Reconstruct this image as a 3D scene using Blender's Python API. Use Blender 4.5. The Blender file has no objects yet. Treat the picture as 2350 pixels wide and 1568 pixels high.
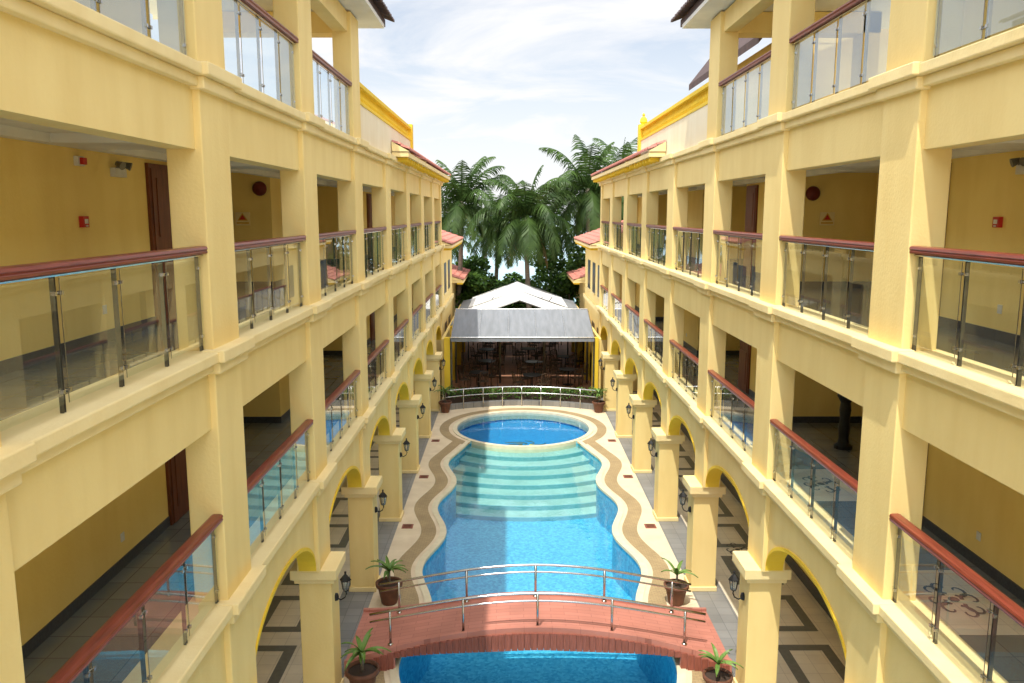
import bpy, math, random
from mathutils import Vector, Matrix
random.seed(7)
R=random.random
def U(a,b): return a+(b-a)*random.random()
scene=bpy.context.scene
XC=0.49
# ------------------------------------------------------------------ materials
def newmat(name):
    m=bpy.data.materials.new(name); m.use_nodes=True
    nt=m.node_tree; nt.nodes.clear()
    out=nt.nodes.new('ShaderNodeOutputMaterial')
    return m,nt,out
def N(nt,t,**kw):
    n=nt.nodes.new(t)
    for k,v in kw.items():
        if k in n.inputs.keys(): n.inputs[k].default_value=v
        else: setattr(n,k,v)
    return n
def noisy(name,col,col2=None,scale=3.0,rough=0.8,bump=0.0,bscale=60.0,metal=0.0,spec=0.3,stretch=(1,1,1),detail=3):
    m,nt,out=newmat(name)
    p=N(nt,'ShaderNodeBsdfPrincipled'); p.inputs['Roughness'].default_value=rough
    p.inputs['Metallic'].default_value=metal
    p.inputs['Specular IOR Level'].default_value=spec
    nt.links.new(p.outputs[0],out.inputs[0])
    if col2 is None: col2=tuple(c*0.82 for c in col)
    tc=N(nt,'ShaderNodeTexCoord'); mp=N(nt,'ShaderNodeMapping'); mp.inputs['Scale'].default_value=stretch
    nt.links.new(tc.outputs['Object'],mp.inputs[0])
    no=N(nt,'ShaderNodeTexNoise'); no.inputs['Scale'].default_value=scale; no.inputs['Detail'].default_value=detail
    nt.links.new(mp.outputs[0],no.inputs['Vector'])
    cr=N(nt,'ShaderNodeValToRGB'); cr.color_ramp.elements[0].position=0.3; cr.color_ramp.elements[1].position=0.72
    cr.color_ramp.elements[0].color=(*col2,1); cr.color_ramp.elements[1].color=(*col,1)
    nt.links.new(no.outputs['Fac'],cr.inputs[0]); nt.links.new(cr.outputs[0],p.inputs['Base Color'])
    if bump>0:
        n2=N(nt,'ShaderNodeTexNoise'); n2.inputs['Scale'].default_value=bscale; n2.inputs['Detail'].default_value=2
        nt.links.new(tc.outputs['Object'],n2.inputs['Vector'])
        b=N(nt,'ShaderNodeBump'); b.inputs['Strength'].default_value=bump; b.inputs['Distance'].default_value=0.01
        nt.links.new(n2.outputs['Fac'],b.inputs['Height']); nt.links.new(b.outputs[0],p.inputs['Normal'])
    return m
def stucco(name,col):
    m,nt,out=newmat(name)
    p=N(nt,'ShaderNodeBsdfPrincipled'); p.inputs['Roughness'].default_value=0.7; p.inputs['Specular IOR Level'].default_value=0.3
    nt.links.new(p.outputs[0],out.inputs[0])
    tc=N(nt,'ShaderNodeTexCoord')
    n1=N(nt,'ShaderNodeTexNoise'); n1.inputs['Scale'].default_value=0.8; n1.inputs['Detail'].default_value=5
    nt.links.new(tc.outputs['Object'],n1.inputs['Vector'])
    mp=N(nt,'ShaderNodeMapping'); mp.inputs['Scale'].default_value=(3,3,0.6)
    nt.links.new(tc.outputs['Object'],mp.inputs[0])
    n2=N(nt,'ShaderNodeTexNoise'); n2.inputs['Scale'].default_value=1.1; n2.inputs['Detail'].default_value=4
    nt.links.new(mp.outputs[0],n2.inputs['Vector'])
    mx=N(nt,'ShaderNodeMath',operation='MULTIPLY'); nt.links.new(n1.outputs['Fac'],mx.inputs[0]); nt.links.new(n2.outputs['Fac'],mx.inputs[1])
    cr=N(nt,'ShaderNodeValToRGB'); cr.color_ramp.elements[0].position=0.12; cr.color_ramp.elements[1].position=0.34
    cr.color_ramp.elements[0].color=(col[0]*0.93,col[1]*0.90,col[2]*0.84,1); cr.color_ramp.elements[1].color=(*col,1)
    nt.links.new(mx.outputs[0],cr.inputs[0]); nt.links.new(cr.outputs[0],p.inputs['Base Color'])
    n3=N(nt,'ShaderNodeTexNoise'); n3.inputs['Scale'].default_value=30; n3.inputs['Detail'].default_value=2
    nt.links.new(tc.outputs['Object'],n3.inputs['Vector'])
    b=N(nt,'ShaderNodeBump'); b.inputs['Strength'].default_value=0.28; b.inputs['Distance'].default_value=0.01
    nt.links.new(n3.outputs['Fac'],b.inputs['Height']); nt.links.new(b.outputs[0],p.inputs['Normal'])
    return m
def tile(name,c1,c2,mortar,sx=0.4,sy=0.4,rough=0.35,ms=0.006,offset=0.0):
    m,nt,out=newmat(name)
    p=N(nt,'ShaderNodeBsdfPrincipled'); p.inputs['Roughness'].default_value=rough
    nt.links.new(p.outputs[0],out.inputs[0])
    tc=N(nt,'ShaderNodeTexCoord')
    br=N(nt,'ShaderNodeTexBrick'); br.offset=offset; br.squash=1.0
    br.inputs['Scale'].default_value=1.0; br.inputs['Brick Width'].default_value=sx; br.inputs['Row Height'].default_value=sy
    br.inputs['Mortar Size'].default_value=ms; br.inputs['Color1'].default_value=(*c1,1); br.inputs['Color2'].default_value=(*c2,1); br.inputs['Mortar'].default_value=(*mortar,1)
    nt.links.new(tc.outputs['Object'],br.inputs['Vector'])
    no=N(nt,'ShaderNodeTexNoise'); no.inputs['Scale'].default_value=1.3; no.inputs['Detail'].default_value=5
    nt.links.new(tc.outputs['Object'],no.inputs['Vector'])
    mr=N(nt,'ShaderNodeMapRange'); mr.inputs['From Min'].default_value=0.3; mr.inputs['From Max'].default_value=0.7; mr.inputs['To Min'].default_value=0.82; mr.inputs['To Max'].default_value=1.06
    nt.links.new(no.outputs['Fac'],mr.inputs[0])
    mx=N(nt,'ShaderNodeMix',data_type='RGBA',blend_type='MULTIPLY'); mx.inputs[0].default_value=1
    nt.links.new(br.outputs['Color'],mx.inputs[6]); nt.links.new(mr.outputs[0],mx.inputs[7])
    nt.links.new(mx.outputs[2],p.inputs['Base Color'])
    return m
def glass(name,tint,base=0.05,gain=0.9,diffuse_mix=0.02,dcol=(0.7,0.76,0.74)):
    m,nt,out=newmat(name)
    tr=N(nt,'ShaderNodeBsdfTransparent'); tr.inputs[0].default_value=(*tint,1)
    gl=N(nt,'ShaderNodeBsdfGlossy'); gl.inputs['Roughness'].default_value=0.01; gl.inputs[0].default_value=(0.95,0.98,1,1)
    df=N(nt,'ShaderNodeBsdfDiffuse'); df.inputs[0].default_value=(*dcol,1)
    lw=N(nt,'ShaderNodeLayerWeight'); lw.inputs[0].default_value=0.5
    pw=N(nt,'ShaderNodeMath',operation='POWER'); pw.inputs[1].default_value=4.0
    nt.links.new(lw.outputs['Facing'],pw.inputs[0])
    ma=N(nt,'ShaderNodeMath',operation='MULTIPLY_ADD'); ma.inputs[1].default_value=gain; ma.inputs[2].default_value=base; ma.use_clamp=True
    nt.links.new(pw.outputs[0],ma.inputs[0])
    mx=N(nt,'ShaderNodeMixShader'); nt.links.new(ma.outputs[0],mx.inputs[0]); nt.links.new(tr.outputs[0],mx.inputs[1]); nt.links.new(gl.outputs[0],mx.inputs[2])
    m2=N(nt,'ShaderNodeMixShader'); m2.inputs[0].default_value=diffuse_mix
    nt.links.new(mx.outputs[0],m2.inputs[1]); nt.links.new(df.outputs[0],m2.inputs[2])
    nt.links.new(m2.outputs[0],out.inputs[0])
    return m
def water(name,tint,bscale,bstr):
    m,nt,out=newmat(name)
    tc=N(nt,'ShaderNodeTexCoord')
    no=N(nt,'ShaderNodeTexNoise'); no.inputs['Scale'].default_value=bscale; no.inputs['Detail'].default_value=3; no.inputs['Distortion'].default_value=0.6
    nt.links.new(tc.outputs['Object'],no.inputs['Vector'])
    b=N(nt,'ShaderNodeBump'); b.inputs['Strength'].default_value=bstr; b.inputs['Distance'].default_value=0.02
    nt.links.new(no.outputs['Fac'],b.inputs['Height'])
    tr=N(nt,'ShaderNodeBsdfTransparent'); tr.inputs[0].default_value=(*tint,1)
    gl=N(nt,'ShaderNodeBsdfGlossy'); gl.inputs['Roughness'].default_value=0.03; nt.links.new(b.outputs[0],gl.inputs['Normal'])
    fr=N(nt,'ShaderNodeFresnel'); fr.inputs[0].default_value=1.6; nt.links.new(b.outputs[0],fr.inputs['Normal'])
    mx=N(nt,'ShaderNodeMixShader'); nt.links.new(fr.outputs[0],mx.inputs[0]); nt.links.new(tr.outputs[0],mx.inputs[1]); nt.links.new(gl.outputs[0],mx.inputs[2])
    nt.links.new(mx.outputs[0],out.inputs[0])
    return m
M_st=stucco('stucco_yellow',(0.91,0.71,0.30))
M_wall=stucco('stucco_corridor',(0.91,0.69,0.24))
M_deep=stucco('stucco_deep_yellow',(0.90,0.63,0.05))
M_trim=stucco('stucco_trim',(0.92,0.75,0.38))
M_cream_w=stucco('stucco_cream',(0.90,0.80,0.58))
M_white=noisy('ceiling_white',(0.86,0.84,0.77),scale=1.5,rough=0.8)
M_wood=noisy('handrail_wood',(0.28,0.055,0.03),(0.16,0.033,0.018),scale=6,rough=0.3,stretch=(8,0.6,8),spec=0.5)
M_door=noisy('door_wood',(0.20,0.06,0.025),(0.12,0.035,0.015),scale=5,rough=0.45,stretch=(3,3,0.4))
M_steel=noisy('stainless',(0.62,0.62,0.60),(0.48,0.48,0.46),scale=10,rough=0.25,metal=1.0)
M_dsteel=noisy('dark_steel',(0.20,0.20,0.18),(0.12,0.12,0.11),scale=10,rough=0.3,metal=0.8)
M_black=noisy('black_iron',(0.02,0.02,0.02),(0.012,0.012,0.012),scale=10,rough=0.45)
M_glass=glass('railing_glass',(0.92,0.97,0.93))
M_glass4=glass('railing_glass_upper',(0.82,0.93,0.99),base=0.12,diffuse_mix=0.20,dcol=(0.66,0.83,0.98))  # pale blue diffuse mixed in for a bluish-white, frosted look
M_lampglass=glass('lantern_glass',(0.9,0.88,0.8),base=0.1,diffuse_mix=0.2)
M_floor=tile('corridor_tile',(0.22,0.225,0.20),(0.17,0.18,0.16),(0.10,0.10,0.09),0.4,0.4,0.2)
M_base=noisy('dark_granite',(0.07,0.075,0.08),(0.04,0.042,0.047),scale=30,rough=0.3)
M_inlay=noisy('floor_inlay_slate',(0.17,0.165,0.14),(0.13,0.13,0.11),scale=9,rough=0.4)
M_cream=tile('cream_tile',(0.80,0.71,0.54),(0.75,0.66,0.50),(0.58,0.50,0.38),0.3,0.3,0.4,0.005)
M_deck=noisy('deck_pebble',(0.80,0.67,0.47),(0.69,0.56,0.38),scale=2.2,rough=0.8,bump=0.5,bscale=90)
M_coping=noisy('coping_stone',(0.78,0.70,0.50),(0.68,0.60,0.41),scale=5,rough=0.6,bump=0.3)
M_band=tile('olive_pebble_band',(0.46,0.34,0.17),(0.39,0.28,0.14),(0.30,0.22,0.12),0.12,0.05,0.75,0.006,0.5)
M_grey=tile('grey_slate',(0.28,0.275,0.26),(0.22,0.22,0.21),(0.15,0.15,0.15),0.3,0.3,0.5,0.006)
M_stepnose=noisy('pool_step_nose',(0.26,0.54,0.56),(0.20,0.48,0.52),scale=8,rough=0.4)
M_step=tile('pool_step_tile',(0.46,0.68,0.61),(0.40,0.63,0.58),(0.36,0.56,0.5),0.05,0.05,0.4,0.003)
def poolmat(name,ca,cb,sc):
    m,nt,out=newmat(name)
    p=N(nt,'ShaderNodeBsdfPrincipled'); p.inputs['Roughness'].default_value=0.4
    nt.links.new(p.outputs[0],out.inputs[0])
    tc=N(nt,'ShaderNodeTexCoord')
    vo=N(nt,'ShaderNodeTexVoronoi'); vo.inputs['Scale'].default_value=sc
    nt.links.new(tc.outputs['Object'],vo.inputs['Vector'])
    cr=N(nt,'ShaderNodeValToRGB'); e=cr.color_ramp.elements
    e[0].position=0.0; e[0].color=(*ca,1); e[1].position=1.0; e[1].color=(*cb,1)
    spx=N(nt,'ShaderNodeSeparateColor'); nt.links.new(vo.outputs['Color'],spx.inputs[0])
    nt.links.new(spx.outputs[0],cr.inputs[0])
    nt.links.new(cr.outputs[0],p.inputs['Base Color'])
    return m
M_pool=poolmat('pool_mosaic',(0.02,0.34,0.58),(0.13,0.60,0.79),18)
M_circ=poolmat('paddling_pool_mosaic',(0.02,0.24,0.54),(0.06,0.38,0.68),18)
M_water=water('pool_water',(0.84,0.97,0.99),3.0,0.16)
M_red=tile('bridge_deck_planks',(0.55,0.22,0.16),(0.49,0.19,0.135),(0.36,0.13,0.09),0.5,0.12,0.65,0.004,0.5)
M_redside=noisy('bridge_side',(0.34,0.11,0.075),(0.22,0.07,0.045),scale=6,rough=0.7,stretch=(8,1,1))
M_rtile=noisy('terracotta_tile',(0.58,0.23,0.17),(0.38,0.135,0.10),scale=5,rough=0.75,bump=0.3)
M_droof=noisy('dark_roof_sheet',(0.10,0.06,0.05),(0.06,0.035,0.03),scale=6,rough=0.6)
M_canvas=noisy('canvas_grey',(0.25,0.265,0.285),(0.19,0.205,0.22),scale=1.5,rough=0.8,stretch=(4,0.6,1))
M_tent=noisy('tent_white',(0.74,0.74,0.73),(0.62,0.62,0.61),scale=1.2,rough=0.7)
M_terr=tile('terrace_tile',(0.50,0.25,0.15),(0.44,0.21,0.12),(0.28,0.15,0.10),0.3,0.3,0.5)
M_pot=noisy('clay_pot',(0.20,0.08,0.045),(0.11,0.05,0.03),scale=8,rough=0.6)
M_soil=noisy('soil',(0.06,0.04,0.03),scale=20)
M_leafy=noisy('plant_leaf',(0.20,0.32,0.07),(0.09,0.18,0.035),scale=4,rough=0.45)
def leafmat(name,c1,c2,scale):
    m,nt,out=newmat(name)
    d=N(nt,'ShaderNodeBsdfDiffuse'); t=N(nt,'ShaderNodeBsdfTranslucent'); g=N(nt,'ShaderNodeBsdfGlossy'); g.inputs['Roughness'].default_value=0.45; g.inputs[0].default_value=(0.5,0.55,0.45,1)
    tc=N(nt,'ShaderNodeTexCoord'); no=N(nt,'ShaderNodeTexNoise'); no.inputs['Scale'].default_value=scale; no.inputs['Detail'].default_value=3
    nt.links.new(tc.outputs['Object'],no.inputs['Vector'])
    cr=N(nt,'ShaderNodeValToRGB'); cr.color_ramp.elements[0].position=0.35; cr.color_ramp.elements[1].position=0.65
    cr.color_ramp.elements[0].color=(*c2,1); cr.color_ramp.elements[1].color=(*c1,1); nt.links.new(no.outputs['Fac'],cr.inputs[0])
    nt.links.new(cr.outputs[0],d.inputs[0]); nt.links.new(cr.outputs[0],t.inputs[0])
    a=N(nt,'ShaderNodeMixShader'); a.inputs[0].default_value=0.3; nt.links.new(d.outputs[0],a.inputs[1]); nt.links.new(t.outputs[0],a.inputs[2])
    b=N(nt,'ShaderNodeMixShader'); b.inputs[0].default_value=0.04; nt.links.new(a.outputs[0],b.inputs[1]); nt.links.new(g.outputs[0],b.inputs[2])
    nt.links.new(b.outputs[0],out.inputs[0]); return m
M_frond=leafmat('palm_frond',(0.075,0.135,0.028),(0.024,0.052,0.012),1.0)
M_fronddry=leafmat('palm_frond_dry',(0.26,0.19,0.07),(0.14,0.10,0.045),2)
M_trunk=noisy('palm_trunk',(0.28,0.23,0.17),(0.15,0.125,0.095),scale=4,rough=0.9,stretch=(1,1,6),bump=0.5,bscale=15)
M_bush=leafmat('almond_leaf',(0.07,0.15,0.025),(0.025,0.06,0.012),1.5)
M_bush2=leafmat('almond_leaf_light',(0.13,0.24,0.04),(0.07,0.14,0.025),1.5)
M_hedge=leafmat('hedge_leaf',(0.14,0.27,0.05),(0.06,0.13,0.03),5)
M_sand=noisy('sand',(0.62,0.55,0.43),(0.50,0.44,0.34),scale=0.5,rough=0.9)
M_sea=noisy('sea_water',(0.34,0.62,0.66),(0.26,0.52,0.60),scale=0.05,rough=0.12,bump=0.6,bscale=1.5,spec=0.6)
M_signred=noisy('alarm_red',(0.55,0.03,0.02),scale=8,rough=0.4)
M_bell=noisy('bell_maroon',(0.16,0.025,0.02),scale=8,rough=0.35)
M_signy=noisy('sign_amber',(0.75,0.42,0.05),scale=8,rough=0.5)
M_plast=noisy('white_plastic',(0.75,0.74,0.68),scale=8,rough=0.4)
M_chair=noisy('dark_rattan',(0.12,0.08,0.05),(0.06,0.04,0.025),scale=12,rough=0.6)
M_gilt=noisy('brass',(0.5,0.35,0.12),scale=8,rough=0.35,metal=0.8)
# ------------------------------------------------------------------ mesh builder
class MB:
    def __init__(s): s.v=[]; s.f=[]; s.m=[]; s.mats=[]
    def mi(s,mat):
        if mat not in s.mats: s.mats.append(mat)
        return s.mats.index(mat)
    def poly(s,pts,mat,faces=None):
        b=len(s.v); s.v+= [tuple(p) for p in pts]; i=s.mi(mat)
        for f in (faces or [tuple(range(len(pts)))]):
            s.f.append(tuple(b+k for k in f)); s.m.append(i)
    def up(s,pts,mat):
        a,b,c=Vector(pts[0]),Vector(pts[1]),Vector(pts[2])
        if (b-a).cross(c-b).z<0: pts=pts[::-1]
        s.poly(pts,mat)
    def box(s,x0,x1,y0,y1,z0,z1,mat):
        x0,x1=min(x0,x1),max(x0,x1); y0,y1=min(y0,y1),max(y0,y1); z0,z1=min(z0,z1),max(z0,z1)
        p=[(x0,y0,z0),(x1,y0,z0),(x1,y1,z0),(x0,y1,z0),(x0,y0,z1),(x1,y0,z1),(x1,y1,z1),(x0,y1,z1)]
        s.poly(p,mat,[(0,3,2,1),(4,5,6,7),(0,1,5,4),(1,2,6,5),(2,3,7,6),(3,0,4,7)])
    def hexa(s,p,mat):
        s.poly(p,mat,[(0,3,2,1),(4,5,6,7),(0,1,5,4),(1,2,6,5),(2,3,7,6),(3,0,4,7)])
    def tube(s,pts,r,mat,n=8,r2=None,cap=True):
        pts=[Vector(p) for p in pts]; rings=[]; L=len(pts)
        for i,p in enumerate(pts):
            d=(pts[min(i+1,L-1)]-pts[max(i-1,0)]).normalized()
            a=Vector((0,0,1)) if abs(d.z)<0.9 else Vector((1,0,0))
            u=d.cross(a).normalized(); w=d.cross(u).normalized()
            rr=r if r2 is None else r+(r2-r)*i/(L-1)
            rings.append([p+u*math.cos(2*math.pi*k/n)*rr+w*math.sin(2*math.pi*k/n)*rr for k in range(n)])
        b=len(s.v); i0=s.mi(mat)
        for rg in rings: s.v+=[tuple(q) for q in rg]
        for i in range(L-1):
            for k in range(n):
                s.f.append((b+i*n+k,b+i*n+(k+1)%n,b+(i+1)*n+(k+1)%n,b+(i+1)*n+k)); s.m.append(i0)
        if cap:
            s.f.append(tuple(b+k for k in range(n))[::-1]); s.m.append(i0)
            s.f.append(tuple(b+(L-1)*n+k for k in range(n))); s.m.append(i0)
    def lathe(s,prof,c,mat,n=20):
        b=len(s.v); i0=s.mi(mat)
        for r,z in prof:
            for k in range(n):
                a=2*math.pi*k/n; s.v.append((c[0]+r*math.cos(a),c[1]+r*math.sin(a),c[2]+z))
        for i in range(len(prof)-1):
            for k in range(n):
                s.f.append((b+i*n+k,b+i*n+(k+1)%n,b+(i+1)*n+(k+1)%n,b+(i+1)*n+k)); s.m.append(i0)
    def obj(s,name,parent=None,smooth=False,bevel=0,loc=None):
        me=bpy.data.meshes.new(name); me.from_pydata(s.v,[],s.f)
        for m in s.mats: me.materials.append(m)
        me.polygons.foreach_set('material_index',s.m)
        if smooth: me.polygons.foreach_set('use_smooth',[True]*len(s.f))
        me.update(); o=bpy.data.objects.new(name,me); scene.collection.objects.link(o)
        if parent: o.parent=parent
        if loc: o.location=loc
        if bevel>0:
            md=o.modifiers.new('bevel','BEVEL'); md.width=bevel; md.segments=2; md.limit_method='ANGLE'
        return o
def empty(name,loc=(0,0,0)):
    e=bpy.data.objects.new(name,None); e.location=loc; scene.collection.objects.link(e); e.empty_display_size=0.2; return e
# ------------------------------------------------------------------ hotel wings
YE=36.2
COLY=[0.2+4*k for k in range(-1,9)]
COLY[1]=-0.1; COLY[2]=3.9
CW=0.8
ALC=[(11.5,16.0),(19.6,24.0),(27.6,32.0)]
def hotel(s):
    root=empty('hotel_building')
    X=lambda d: XC+s*d
    def B(mb,d0,d1,y0,y1,z0,z1,mat): mb.box(X(d0),X(d1),y0,y1,z0,z1,mat)
    cols=MB(); bands=MB(); trim=MB(); slabs=MB(); walls=MB(); ceil=MB()
    for y in COLY:
        top=11.72 if y<17 else 9.22
        B(cols,3.50,3.86,y,y+CW,2.33,top,M_st)
    B(cols,3.503,3.857,YE-0.15,YE+0.25,0,9.21,M_st)
    piers=MB(); caps=MB()
    for y in COLY:
        B(piers,3.36,3.88,y+0.15,y+0.70,0.0,2.12,M_st)
        B(piers,3.33,3.91,y+0.12,y+0.73,0.0,0.10,M_trim)
        B(caps,3.30,3.94,y+0.09,y+0.76,2.10,2.18,M_trim)
        B(caps,3.25,3.99,y+0.04,y+0.81,2.18,2.35,M_trim)
    for i,y in enumerate(COLY):
        y0=y+CW; y1=(COLY[i+1] if i+1<len(COLY) else YE-0.15)
        B(bands,3.57,3.83,y0,y1,5.75,6.38,M_st)
        B(bands,3.57,3.83,y0,y1,8.57,9.22,M_st)
        if y1<17: B(bands,3.57,3.83,y0,y1,11.35,11.72,M_st)
        n=28; ym=(y0+y1)/2; hw=(y1-y0)/2
        pr=[(ym-hw*math.cos(math.pi*k/n), 2.36+0.76*math.sin(math.pi*k/n)) for k in range(n+1)]
        for k in range(n):
            (a,za),(b,zb)=pr[k],pr[k+1]; zt=3.70
            for dd in (3.57,3.83):
                bands.poly([(X(dd),a,za),(X(dd),b,zb),(X(dd),b,zt),(X(dd),a,zt)],M_st)
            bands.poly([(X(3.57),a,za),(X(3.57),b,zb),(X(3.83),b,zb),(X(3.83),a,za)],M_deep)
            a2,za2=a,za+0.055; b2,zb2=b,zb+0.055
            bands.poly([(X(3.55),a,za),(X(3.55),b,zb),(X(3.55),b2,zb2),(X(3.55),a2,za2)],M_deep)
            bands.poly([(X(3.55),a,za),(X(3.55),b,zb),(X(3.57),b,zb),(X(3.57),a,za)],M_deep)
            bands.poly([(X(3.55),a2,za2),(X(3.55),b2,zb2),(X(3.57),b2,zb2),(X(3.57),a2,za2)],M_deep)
    for zt in (3.85,6.57,9.37):
        B(trim,3.49,3.90,-3.9,YE+0.28,zt-0.21,zt-0.11,M_trim)
        B(trim,3.42,3.93,-3.9,YE+0.31,zt-0.11,zt,M_trim)
        for y in COLY+[YE-0.25]:
            w=CW if y<YE-1 else 0.5
            B(trim,3.43,3.60,y-0.05,y+w+0.05,zt-0.235,zt-0.112,M_trim)
            B(trim,3.36,3.60,y-0.10,y+w+0.10,zt-0.112,zt+0.015,M_trim)
    yb=-3.8
    for (zc,zf) in ((3.28,3.78),(5.92,6.50),(8.72,9.30)):
        B(ceil,3.831,6.6,yb,YE,zc,zc+0.06,M_white)
        B(slabs,3.831,6.6,yb,YE,zc+0.06,zf,M_floor)
        if zc>4:
            B(ceil,3.835,4.0,yb,YE,zc-0.09,zc-0.001,M_white)
            B(ceil,4.95,5.095,yb,YE,zc-0.09,zc-0.001,M_white)
            for i,y in enumerate(COLY):
                B(ceil,4.0,4.95,y-0.05,y+0.85,zc-0.09,zc-0.001,M_white)
                ceil.lathe([(0.09,0),(0.08,-0.015),(0.05,-0.012),(0,-0.012)],(X(4.5),y+2.4,zc),M_plast,14)
    B(ceil,3.1,7.4,yb,17.8,11.75,11.83,M_white)
    def wallrun(z0,z1,dw=5.1,yend=YE):
        cur=yb
        for (a,b) in ALC+[(yend,yend)]:
            if a>yend: a=b=yend
            if cur<a:
                B(walls,dw,6.6,cur,a,z0,z1,M_wall)
                B(walls,dw-0.015,dw+0.02,cur-0.015,a+0.015,z0,z0+0.13,M_base)
            if b>a:
                B(walls,6.58,6.62,a,b,z0,z1,M_wall)
                B(walls,6.55,6.60,a,b,z0,z0+0.13,M_base)
                B(walls,dw+0.015,6.6,b-0.02,b+0.01,z0,z0+0.13,M_base)
            cur=b
            if a>=yend: break
    wallrun(3.78,5.92); wallrun(6.50,8.72); wallrun(9.30,11.75,yend=11.0)
    B(walls,5.9,6.6,yb,YE,0.0,3.28,M_wall)
    B(walls,5.88,5.95,yb,YE,0.0,0.25,M_base)
    B(walls,6.6,13,yb,YE,0,9.3,M_st)
    B(walls,6.6,13,yb,11,9.3,11.75,M_st)
    B(walls,4.6,6.6,YE-0.02,YE+0.2,0,9.3,M_st)
    cols.obj('columns',root,bevel=0.014); piers.obj('arcade_piers',root,bevel=0.012); caps.obj('pier_capitals',root,bevel=0.014)
    bands.obj('spandrel_bands',root); trim.obj('ledge_mouldings',root,bevel=0.014)
    slabs.obj('floor_slabs',root); ceil.obj('ceilings',root); walls.obj('walls',root)
    dm=MB()
    for zf in (3.78,6.50):
        for (a,b) in ALC:
            for y0 in (a-0.90,):
                B(dm,5.06,5.1,y0-0.06,y0+0.76,zf,zf+2.08,M_door)
                B(dm,5.045,5.07,y0,y0+0.70,zf+0.01,zf+2.02,M_door)
                dm.lathe([(0.0,-.02),(0.025,-.01),(0.03,0.02),(0,0.04)],(X(5.02),y0+0.62,zf+1.0),M_gilt,8)
                for zz in (0.2,1.15): B(dm,5.035,5.045,y0+0.12,y0+0.58,zf+zz,zf+zz+0.75,M_door)
        for yy in (3.2,):
            B(dm,5.06,5.1,yy,yy+0.82,zf,zf+2.08,M_door)
    dm.obj('doors',root)
    sw=MB()
    for zf in (3.78,6.50):
        for yy in (5.9,9.2,17.5,25.5):
            B(sw,5.09,5.105,yy,yy+0.08,zf+0.32,zf+0.42,M_plast)
    sw.obj('wall_sockets',root)
    hand=MB(); gl=MB(); gl4=MB(); posts=MB()
    for zt,zh in ((3.85,4.83),(6.57,7.63),(9.37,10.43)):
        for i,y in enumerate(COLY):
            y0=y+CW; y1=(COLY[i+1] if i+1<len(COLY) else YE-0.15)
            if zt>9 and y1>17: continue
            hp=[(-0.055,-0.075),(0.055,-0.075),(0.06,-0.055),(0.05,-0.045),(0.062,-0.03),(0.055,-0.008),(0.03,0),(-0.03,0),(-0.055,-0.008),(-0.062,-0.03),(-0.05,-0.045),(-0.06,-0.055)]
            b=len(hand.v); k=len(hp); ii=hand.mi(M_wood)
            for yy in (y0,y1):
                for (a,c) in hp: hand.v.append((X(3.565+a),yy,zh+c))
            for q in range(k):
                hand.f.append((b+q,b+(q+1)%k,b+k+(q+1)%k,b+k+q)); hand.m.append(ii)
            np_=4; w=(y1-y0)/np_; G=gl4 if zt>9 else gl; mp=M_steel if zt>9 else M_dsteel
            for j in range(np_):
                a=y0+j*w+0.03; c=y0+(j+1)*w-0.03; zb=zt+0.07; z2=zh-0.115
                tl=U(-0.006,0.006)
                G.poly([(X(3.58),a,zb),(X(3.58+tl),c,zb),(X(3.58+tl),c,z2),(X(3.58),a,z2)],M_glass4 if zt>9 else M_glass)
                B(posts,3.577,3.583,a-0.004,a,zb,z2,M_steel)
            for j in range(0,np_+1):
                yy=y0+j*w; yy=min(max(yy,y0+0.03),y1-0.03)
                for o in (-0.016,0.012):
                    B(posts,3.60,3.628,yy+o,yy+o+0.004,zt+0.001,zh-0.077,mp)
                for zz in (zt+0.16,zh-0.22):
                    for sg in (-1,1):
                        if (j==0 and sg<0) or (j==np_ and sg>0): continue
                        B(posts,3.568,3.60,yy+sg*0.042-0.014,yy+sg*0.042+0.014,zz-0.014,zz+0.014,M_steel)
                    B(posts,3.596,3.606,yy-0.045,yy+0.045,zz-0.005,zz+0.005,M_steel)
            posts.tube([(X(3.565),y0,zh-0.09),(X(3.565),y1,zh-0.09)],0.014,M_steel,6)
    hand.obj('handrails',root); gl.obj('glass_panels',root); gl4.obj('glass_panels_upper',root); posts.obj('railing_posts',root)
    rf=MB()
    n=300; ya,yz=-4.2,18.3
    pv=[]
    for i in range(n+1):
        y=ya+(yz-ya)*i/n; w=0.03*math.sin(y*2*math.pi/0.2)
        pv.append(((X(2.95),y,12.02+w),(X(8.0),y,13.9+w)))
    for i in range(n):
        a,b=pv[i],pv[i+1]
        rf.poly([a[0],b[0],b[1],a[1]],M_droof)
        dn=lambda q:(q[0],q[1],q[2]-0.04)
        rf.poly([dn(a[0]),dn(b[0]),dn(b[1]),dn(a[1])],M_droof)
        rf.poly([a[0],b[0],dn(b[0]),dn(a[0])],M_droof)
    B(rf,3.12,3.16,-4,18.1,11.84,11.98,M_droof)
    B(rf,3.16,7.5,18.06,18.1,11.84,12.0,M_droof)
    rf.poly([(X(3.1),18.05,11.98),(X(8.0),18.05,11.98),(X(8.0),18.05,13.85)],M_st)
    rf.obj('upper_roof',root)
    eb=MB()
    B(eb,3.86,6.6,16.3,16.75,11.35,11.74,M_st)
    B(eb,3.86,6.6,12.3,12.75,11.35,11.74,M_st)
    B(eb,6.25,6.6,16.3,16.75,9.3,11.74,M_st)
    B(eb,6.45,6.6,11.0,16.3,9.3,10.4,M_st)
    eb.obj('roof_beams',root,bevel=0.01)
    pp=MB()
    B(pp,3.56,3.74,17.0,26.0,9.37,10.16,M_cream_w)
    B(pp,3.54,3.76,17.0,26.0,10.16,10.22,M_deep)
    B(pp,3.74,8.0,25.9,26.05,9.3,10.2,M_cream_w)
    y=17.1
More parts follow.
